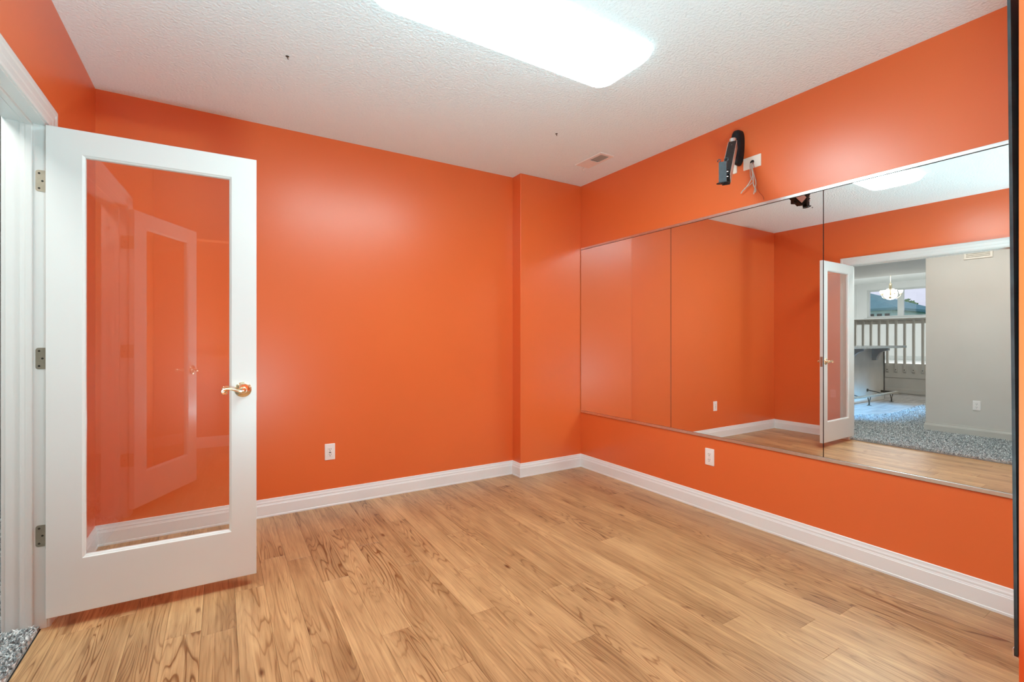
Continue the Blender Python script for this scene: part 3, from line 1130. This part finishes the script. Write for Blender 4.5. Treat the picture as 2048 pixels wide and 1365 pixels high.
cable([(-0.001, -0.006, 0.000), (-0.018, -0.018, -0.020), (-0.016, -0.032, -0.090), (-0.010, -0.036, -0.160), (-0.008, -0.046, -0.200), (-0.010, -0.075, -0.240), (-0.011, -0.082, -0.262)], 0.0014, 'red_wire', 'thin_wire')

# ------------------------------------------------------------------ hallway and den beyond the doorway (seen in the mirror)
bm = bx(-7.15, XL - 0.13, -1.2, 9.1, -0.12, 0.0)
struct(mesh_obj('floor_hallway', bm, M['vinyl']), 'dark grey vinyl floor by the bar, shining blue with daylight')
bm = bx(-7.10, XH + 0.061, -1.2, 9.1, H, H + 0.30)
struct(mesh_obj('ceiling_hallway', bm, M['grey_wall']), 'flat grey ceiling of the den, ending at the landing')

# carpet slab with pile: base outline in plan
poly = [(-0.632, JY0 + 0.002), (-0.632, JY1 - 0.002), (XH - 0.004, JY1 - 0.002), (XH - 0.004, 6.4), (-1.75, 6.2), (-2.0, 4.9), (-2.36, 3.95), (-2.62, 3.48), (-3.0, 3.27), (-3.6, 3.24), (-5.35, 3.40), (-7.08, 3.55), (-7.08, 1.32), (-2.19, 1.32), (-2.19, 2.425), (-2.035, 2.425), (-2.035, -1.08), (XH - 0.004, -1.08), (XH - 0.004, JY0 + 0.002)]
carpet = empty('carpet', (-0.632, 2.0, 0))
tag(carpet, 'speckled grey shag carpet in the hallway doorway', 'carpet', kind='stuff')
bm = bmesh.new()
rings = [[(x + 0.632, y - 2.0, z) for x, y in poly] for z in (0.0005, 0.014)]
loft(bm, rings)
mesh_obj('carpet_base', bm, M['carpet_far'], carpet)['kind'] = 'stuff'


def inside(px, py):
    c = False
    n = len(poly)
    for i in range(n):
        x1, y1 = poly[i]
        x2, y2 = poly[(i + 1) % n]
        if (y1 > py) != (y2 > py) and px < (x2 - x1) * (py - y1) / (y2 - y1) + x1:
            c = not c
    return c


rng = np.random.default_rng(3)
zones = [((-0.745, -0.632), (JY0 + 0.005, JY1 - 0.016), 6500), ((-2.03, -0.745), (0.6, 3.3), 60000), ((-3.2, -2.03), (2.3, 3.6), 14000), ((-6.2, -3.2), (2.5, 3.5), 26000), ((-1.3, -0.75), (3.3, 6.3), 7000)]
V = []
for (xa, xb2), (ya, yb), n in zones:
    p = np.stack([rng.uniform(xa, xb2, n), rng.uniform(ya, yb, n)], 1)
    V.append(p)
P = np.concatenate(V)
keep = np.array([inside(a, b) and not (a < -2.04 and b < 2.44) for a, b in P])
P = P[keep]
n = len(P)
ang = rng.uniform(0, 2 * PI, n)
lean_a = rng.uniform(0, 2 * PI, n)
hgt = rng.uniform(0.012, 0.026, n)
ln = rng.uniform(0.004, 0.016, n)
ln[P[:, 0] > -0.66] *= 0.7
wd = rng.uniform(0.0022, 0.0045, n)
ca, sa = np.cos(ang), np.sin(ang)
z0 = 0.008
verts = np.zeros((n, 5, 3))
mx = P[:, 0] + 0.5 * ln * np.cos(lean_a)
my = P[:, 1] + 0.5 * ln * np.sin(lean_a)
tx = P[:, 0] + 1.5 * ln * np.cos(lean_a)
ty = P[:, 1] + 1.5 * ln * np.sin(lean_a)
tx = np.minimum(tx, -0.624)
for j, s in ((0, -1), (1, 1)):
    verts[:, j, 0] = P[:, 0] + s * wd * ca
    verts[:, j, 1] = P[:, 1] + s * wd * sa
    verts[:, j, 2] = z0
for j, s in ((3, -1), (2, 1)):
    verts[:, j, 0] = mx + s * wd * ca
    verts[:, j, 1] = my + s * wd * sa
    verts[:, j, 2] = z0 + hgt * 0.75
verts[:, 4, 0] = tx
verts[:, 4, 1] = ty
verts[:, 4, 2] = z0 + hgt
verts[..., 0] += 0.632
verts[..., 1] -= 2.0
idx = np.arange(n)[:, None] * 5
f4 = (idx + np.array([0, 1, 2, 3])).tolist()
f3 = (idx + np.array([3, 2, 4])).tolist()
me = bpy.data.meshes.new('pile')
me.from_pydata(verts.reshape(-1, 3).tolist(), [], f4 + f3)
me.materials.append(M['carpet'])
o = bpy.data.objects.new('pile', me)
col.objects.link(o)
o.parent = carpet
o['kind'] = 'stuff'

# grey partition across the hallway, facing the doorway
XW = -2.05
bm = bx(XW - 0.12, XW, -1.1, 2.41, 0.0, H, bev=0.003)
struct(mesh_obj('wall_partition', bm, M['grey_wall']), 'plain light grey partition wall across the hallway')
HB = [(0, 0.012), (0.013, 0.012), (0.013, 0.092), (0.010, 0.098), (0.010, 0.104), (0.006, 0.112), (0.005, 0.128), (0, 0.128)]
baseboard('baseboard_partition', [(XW - 0.12, 0), (XW - 0.12, 1.4), (XW - 0.12, 2.41), (XW, 2.41), (XW, 0.0), (XW, -1)], 'painted baseboard of the grey partition wall', 'rail_paint', HB)
outlet((XW, 1.918, 0.394), PI / 2, 'grey-white outlet low on the hallway partition wall')
# return-air grille near the top of the partition
t = empty('wall_grille', (XW, 1.905, 2.190))
tag(t, 'small cream grille high on the hallway partition wall', 'vent')
bm = bmesh.new()
mt = Matrix(((0, -1, 0, 0), (1, 0, 0, 0), (0, 0, 1, 0), (0, 0, 0, 1)))
rect_ring(bm, -0.13, 0.13, 0.0, 0.16, [(0, 0), (0, -0.008), (0.004, -0.012), (0.022, -0.012), (0.024, -0.002)], mt)
mesh_obj('grille_frame', bm, M['ivory'], t)
for k in range(6):
    bm = bmesh.new()
    z = 0.030 + k * 0.018
    loft(bm, [[(0.002, y, z + 0.012), (0.010, y, z), (0.0115, y, z + 0.001), (0.0035, y, z + 0.013)] for y in (-0.108, 0.108)])
    mesh_obj('louver', bm, M['ivory'], t)
bm = bx(0.0005, 0.0015, -0.108, 0.108, 0.022, 0.138)
mesh_obj('grille_back', bm, M['grey_wall'], t)

# far walls of the den
bm = bx(-7.15, XH, 9.0, 9.12, 0, H)
struct(mesh_obj('wall_den_far', bm, M['grey_wall']), 'beige far wall of the den glimpsed past the doorway')
baseboard('baseboard_den_far', [(XH, 8), (XH, 9.0), (-7.0, 9.0), (-7.0, 8)], 'painted baseboard of the far den wall', 'rail_paint', HB)
bm = bmesh.new()
box(bm, -7.15, -4.65, 1.18, 1.30, 0, H)
box(bm, -2.35, XW - 0.12, 1.18, 1.30, 0, H)
box(bm, -4.65, -2.35, 1.18, 1.30, 2.1, H)  # opening added out of view to go with the blue area light
struct(mesh_obj('wall_den_near', bm, M['grey_wall']), 'unseen den wall with an opening added for the blue floor light')
bm = bx(XW - 0.12, XH, -1.2, -1.1, 0, H)
struct(mesh_obj('wall_hallway_end', bm, M['grey_wall']), 'closed end of the hallway')

# landing wall, railing, upper room
XHW = -7.10
bm = bx(XHW - 0.10, XHW, 1.3, 9.0, 0, 0.60)
struct(mesh_obj('wall_landing', bm, M['rail_paint']), 'low painted wall below the landing railing')
baseboard('baseboard_landing', [(XHW, 9.5), (XHW, 9.0), (XHW, 1.31), (XHW, 0)], 'painted baseboard at the foot of the landing wall', 'rail_paint', HB)

t = empty('landing_railing', (XHW, 3.2, 0.34))
tag(t, 'painted balustrade along the raised landing behind the bar', 'railing')
bm = bx(XHW + 0.001, XHW + 0.022, 2.2, 8.9, 0.352, 0.672, bev=0.003)
mesh_obj('fascia_board', rel(bm, t), M['rail_paint'], t)
bm = bx(XHW - 0.045, XHW + 0.085, 2.2, 8.9, 1.640, 1.680, bev=0.006)
mesh_obj('handrail', rel(bm, t), M['rail_paint'], t)
bm = bx(XHW + 0.001, XHW + 0.022, 2.2, 8.9, 1.555, 1.640, bev=0.003)
mesh_obj('top_board', rel(bm, t), M['rail_paint'], t)
bal0 = None
for k in range(-4, 14):
    y = 3.990 + 0.1585 * k
    bm = bmesh.new()
    w = 0.0215
    loft(bm, [[(0.0, -w, 0.0), (0.043, -w, 0.040), (0.043, w, 0.040), (0.0, w, 0.0)], [(0.0, -w, 1.185), (0.043, -w, 1.185), (0.043, w, 1.185), (0.0, w, 1.185)]])
    if bal0 is None:
        bal0 = mesh_obj('baluster', bm, M['rail_paint'], t, loc=(0.0225, y - 3.2, 0.455 - 0.34))
        bolt0 = None
        bmb = bmesh.new()
        lathe(bmb, [(0.011, 0), (0.010, 0.004), (0.004, 0.006)], 10, Matrix.Translation((0.043, 0, 0.075)) @ Matrix.Rotation(PI / 2, 4, 'Y'))
        bolt0 = mesh_obj('bolt', bmb, M['bronze'], bal0)
    else:
        bm.free()
        c = bal0.copy()
        col.objects.link(c)
        c.parent = t
        c.location = (0.0225, y - 3.2, 0.455 - 0.34)
        d = bolt0.copy()
        col.objects.link(d)
        d.parent = c

bm = bx(-12.2, XHW - 0.10, 1.3, 9.0, 0.0, 0.58)
struct(mesh_obj('floor_landing', bm, M['light_wall']), 'pale floor of the raised room behind the railing')
bm = bx(-12.3, XHW, 1.3, 9.1, 3.0, 3.15)
struct(mesh_obj('ceiling_landing', bm, M['light_wall']), 'bright white ceiling over the raised room')
bm = bx(XHW, XHW + 0.1, 1.3, 9.1, H + 0.30, 3.15)
struct(mesh_obj('trim_4', bm, M['light_wall']), 'drop between the den ceiling and the raised room ceiling')
bm = bx(-12.2, XHW - 0.1, 7.25, 7.37, 0.58, 3.0)
struct(mesh_obj('wall_landing_side', bm, M['light_wall']), 'bright white side wall of the raised room')
bm = bx(-12.2, XHW - 0.1, 1.2, 1.3, 0.0, 3.0)
struct(mesh_obj('wall_landing_end', bm, M['light_wall']), 'end wall of the raised room')
WX = -12.0
WY0, WY1, WZ0, WZ1 = 4.55, 6.95, 1.90, 2.80
bm = bmesh.new()
box(bm, WX - 0.15, WX, WY1, 7.25, 0.58, 3.0)
box(bm, WX - 0.15, WX, 1.3, WY0, 0.58, 3.0)
box(bm, WX - 0.15, WX, WY0, WY1, 0.58, WZ0)
box(bm, WX - 0.15, WX, WY0, WY1, WZ1, 3.0)
struct(mesh_obj('wall_window', bm, M['light_wall']), 'white wall around the landing window')
baseboard('baseboard_window', [(WX, 8), (WX, 7.25), (WX, 1.3), (WX, 0)], 'white baseboard under the landing window', 'white', [(o_, z_ + 0.58) for o_, z_ in HB])

win = struct(empty('window_1', (WX, (WY0 + WY1) / 2, WZ0)), 'white two-pane window over the landing')
my = Matrix(((0, -1, 0, 0), (1, 0, 0, 0), (0, 0, 1, 0), (0, 0, 0, 1)))
hw_, hh_ = (WY1 - WY0) / 2, (WZ1 - WZ0)
bm = bmesh.new()
rect_ring(bm, -hw_, hw_, 0, hh_, [(0.0, 0.10), (0.0, 0.02), (0.055, 0.02), (0.055, 0.10)], my)
mesh_obj('window_frame', bm, M['white'], win)
yc = (WY0 + WY1) / 2
bm = bx(-0.10, -0.015, 6.075 - yc - 0.075, 6.075 - yc + 0.075, 0.04, hh_ - 0.04, bev=0.006)
mesh_obj('mullion', bm, M['white'], win)
bm = bx(-0.02, 0.05, -hw_ - 0.06, hw_ + 0.06, -0.035, 0.0, bev=0.005)
mesh_obj('window_sill', bm, M['white'], win)
for a, b in ((6.15 - yc, hw_ - 0.05), (-hw_ + 0.05, 6.0 - yc)):
    bm = bx(-0.064, -0.060, a, b, 0.05, hh_ - 0.05)
    mesh_obj('pane', bm, M['glass'], win)

# ------------------------------------------------------------------ bar counter
bar = empty('bar_counter', (-4.2, 4.15, 0))
tag(bar, 'grey bar counter with overhanging slate top on corbels', 'bar counter')
BX0, BX1 = -5.60, -2.9
bm = bx(BX0, BX1, 4.16, 4.72, 0.001, 1.035, bev=0.002)
mesh_obj('bar_body', rel(bm, bar), M['bar_panel'], bar)
bm = bx(BX0 - 0.004, BX0 + 0.020, 4.146, 4.165, 0.02, 1.034)
mesh_obj('corner_trim', rel(bm, bar), M['dark_trim'], bar)
bm = bx(BX0 + 0.02, BX1, 4.142, 4.160, 0.001, 0.085, bev=0.004)
mesh_obj('base_trim', rel(bm, bar), M['rail_paint'], bar)
bm = bmesh.new()
pts = rrect((BX0 + BX1) / 2 - 0.09, 4.30, (BX1 - BX0) / 2 + 0.14, 0.46, 0.09, 6)
loft(bm, [[(x, y, z) for x, y in pts] for z in (1.040, 1.046, 1.080, 1.086)])
mesh_obj('countertop', rel(bm, bar), M['counter'], bar)
for xc in (-5.10, -4.10, -3.10):
    prof = [(4.16, 1.036), (3.90, 1.036), (3.90, 1.005)]
    for k in range(9):
        a = k / 8 * PI / 2
        prof.append((3.90 + 0.185 * math.sin(a) + 0.0, 0.805 + 0.18 * math.cos(a) + 0.01))
    prof += [(4.10, 0.800), (4.16, 0.800)]
    bm = bmesh.new()
    loft(bm, [[(x, y, z) for y, z in prof] for x in (xc - 0.045, xc + 0.045)])
    mesh_obj('corbel', rel(bm, bar), M['corbel'], bar)

fr = empty('foot_rail', (-4.2, 3.90, 0))
tag(fr, 'brass foot rail on bronze brackets along the front of the bar', 'foot rail')
bm = bmesh.new()
zr = 0.170
tube(bm, [(-2.9, 3.90, zr), (-5.40, 3.90, zr), (-5.50, 3.90, zr), (-5.535, 3.90, zr)], [0.025, 0.025, 0.025, 0.020], 14)
mesh_obj('rail_tube', rel(bm, fr), M['rail_tube'], fr, smooth=0.8)
bm = bmesh.new()
tube(bm, [(-5.47, 3.90, zr), (-5.47, 4.05, zr), (-5.47, 4.158, zr)], 0.022, 12)
mesh_obj('return_tube', rel(bm, fr), M['bronze'], fr, smooth=0.8)
for xc in (-5.22, -4.27, -3.32):
    bm = bmesh.new()
    tube(bm, [(xc, 3.90, 0.001), (xc, 3.90, 0.008), (xc, 3.90, 0.010), (xc, 3.90, 0.07)], [0.035, 0.033, 0.012, 0.010], 12)
    for s in (-1, 1):
        tube(bm, [(xc, 3.90, 0.06), (xc + s * 0.03, 3.90, 0.10), (xc + s * 0.055, 3.90, zr - 0.018)], 0.008, 8)
    mesh_obj('foot_bracket', rel(bm, fr), M['bronze'], fr, smooth=0.6)
for xc in (-4.85, -3.90):
    bm = bmesh.new()
    tube(bm, [(xc, 4.158, 0.225), (xc, 4.145, 0.225), (xc, 4.14, 0.225), (xc, 4.02, 0.205), (xc, 3.91, zr + 0.01)], [0.028, 0.028, 0.010, 0.009, 0.009], 10)
    mesh_obj('wall_bracket_arm', rel(bm, fr), M['bronze'], fr, smooth=0.6)

# ------------------------------------------------------------------ chandelier over the raised room
ch = empty('chandelier', (-9.4, 5.40, 3.0))
tag(ch, 'brass chandelier with lit white shades before the landing window', 'chandelier')
bm = bmesh.new()
lathe(bm, [(0.075, 0), (0.075, -0.012), (0.04, -0.03), (0.012, -0.045)], 20)
mesh_obj('canopy', bm, M['brass'], ch, smooth=0.6)
bm = bmesh.new()
tube(bm, [(0, 0, -0.04), (0, 0, -0.30)], 0.009, 10)
mesh_obj('stem', bm, M['brass'], ch)
bm = bmesh.new()
lathe(bm, [(0.012, -0.29), (0.034, -0.31), (0.036, -0.45), (0.020, -0.50), (0.022, -0.62), (0.045, -0.65), (0.040, -0.69), (0.012, -0.71)], 16)
mesh_obj('body', bm, M['brass'], ch, smooth=0.6)
for k in range(5):
    a = k * 2 * PI / 5 + 0.5
    d = Vector((math.cos(a), math.sin(a), 0))
    bm = bmesh.new()
    tube(bm, [d * 0.02 + Vector((0, 0, -0.64)), d * 0.08 + Vector((0, 0, -0.69)), d * 0.15 + Vector((0, 0, -0.69)), d * 0.205 + Vector((0, 0, -0.64)), d * 0.215 + Vector((0, 0, -0.59))], 0.008, 8)
    lathe(bm, [(0.010, -0.60), (0.032, -0.585), (0.034, -0.575), (0.014, -0.57)], 12, Matrix.Translation(d * 0.215))
    mesh_obj('arm', bm, M['brass'], ch, smooth=0.6)
    bm = bmesh.new()
    lathe(bm, [(0.020, -0.572), (0.036, -0.550), (0.046, -0.515), (0.056, -0.485), (0.053, -0.485), (0.043, -0.515), (0.032, -0.547), (0.016, -0.566)], 16, Matrix.Translation(d * 0.215))
    mesh_obj('lamp_shade', bm, M['bulb_shade'], ch, smooth=0.8)
pl = bpy.data.lights.new('chandelier_bulbs', 'POINT')
pl.energy, pl.color, pl.shadow_soft_size = 9, (1.0, 0.95, 0.88), 0.15
po = bpy.data.objects.new('chandelier_bulbs', pl)
col.objects.link(po)
po.location = (-9.4, 5.40, 2.42)

# ------------------------------------------------------------------ outside the landing window
bm = bx(-90, -12.3, -60, 70, -0.6, -0.5)
struct(mesh_obj('ground', bm, M['lawn']), 'lawn outside')

hs_ = empty('neighbour_house', (-30.0, 15.0, -0.5))
tag(hs_, 'neighbouring house with a teal hipped roof outside the window', 'house')
HXa, HXb, HYa, HYb = -38.0, -30.0, 12.6, 24.0
bm = bx(HXa, HXb, HYa, HYb, -0.5, 3.05)
mesh_obj('house_wall', rel(bm, hs_), M['siding'], hs_)
bm = bmesh.new()
ov = 0.4
e = [(HXa - ov, HYa - ov, 3.05), (HXb + ov, HYa - ov, 3.05), (HXb + ov, HYb + ov, 3.05), (HXa - ov, HYb + ov, 3.05)]
e2 = [(x, y, 3.20) for x, y, z in e]
rows = loft(bm, [e, e2], cap=False)
bm.faces.new(rows[0][::-1])
r1, r2 = bm.verts.new((-34, 16.6, 5.0)), bm.verts.new((-34, 20.2, 5.0))
a, b, c, d = rows[1]
bm.faces.new((a, b, r1))
bm.faces.new((b, c, r2, r1))
bm.faces.new((c, d, r2))
bm.faces.new((d, a, r1, r2))
mesh_obj('house_roof', rel(bm, hs_), M['roof'], hs_)
for k in range(9):
    y = 12.75 + k * 0.42
    bm = bx(HXb, HXb + 0.06, y, y + 0.24, 2.62, 2.86)
    mesh_obj('house_window', rel(bm, hs_), M['dark_slot'], hs_)
bm = bx(HXb, HXb + 0.10, HYa, HYb, 2.90, 3.05)
mesh_obj('eave_board', rel(bm, hs_), M['siding'], hs_)

h2 = empty('distant_house', (-45, 12, -0.5))
tag(h2, 'distant low blue-grey roofline at the bottom of the window', 'house')
bm = bx(-52, -45, 9.0, 17.6, -0.5, 3.1)
mesh_obj('house_wall', rel(bm, h2), M['siding'], h2)
bm = bmesh.new()
loft(bm, [[(-44.5, y, 3.1), (-52.5, y, 3.1), (-52.5, y, 3.2), (-48.5, y, 3.75), (-44.5, y, 3.2)] for y in (8.6, 18.0)])
mesh_obj('house_roof', rel(bm, h2), M['roof'], h2)

tr_ = empty('tree', (-42, 16.2, -0.5))
tag(tr_, 'leafy green tree rising behind the neighbouring roof', 'tree')
bm = bmesh.new()
tube(bm, [(0, 0, 0), (0.05, 0, 2.0), (0, 0.1, 4.0)], [0.22, 0.16, 0.06], 10)
mesh_obj('trunk', bm, M['bark'], tr_, smooth=True)
bm = bmesh.new()
for k in range(900):
    while True:
        p = Vector((random.uniform(-1, 1), random.uniform(-1, 1), random.uniform(-1, 1)))
        if p.length < 1:
            break
    p = Vector((p.x * 1.3, p.y * 1.3, 3.9 + p.z * 1.2))
    q = Vector((random.gauss(0, 1), random.gauss(0, 1), random.gauss(0, 1))).normalized()
    r = q.orthogonal().normalized()
    s = random.uniform(0.10, 0.2)
    vs = [bm.verts.new(p + q * s), bm.verts.new(p + r * s * .6), bm.verts.new(p - q * s), bm.verts.new(p - r * s * .6)]
    bm.faces.new(vs)
mesh_obj('foliage', bm, M['leaf'], tr_, recalc=False)['kind'] = 'stuff'
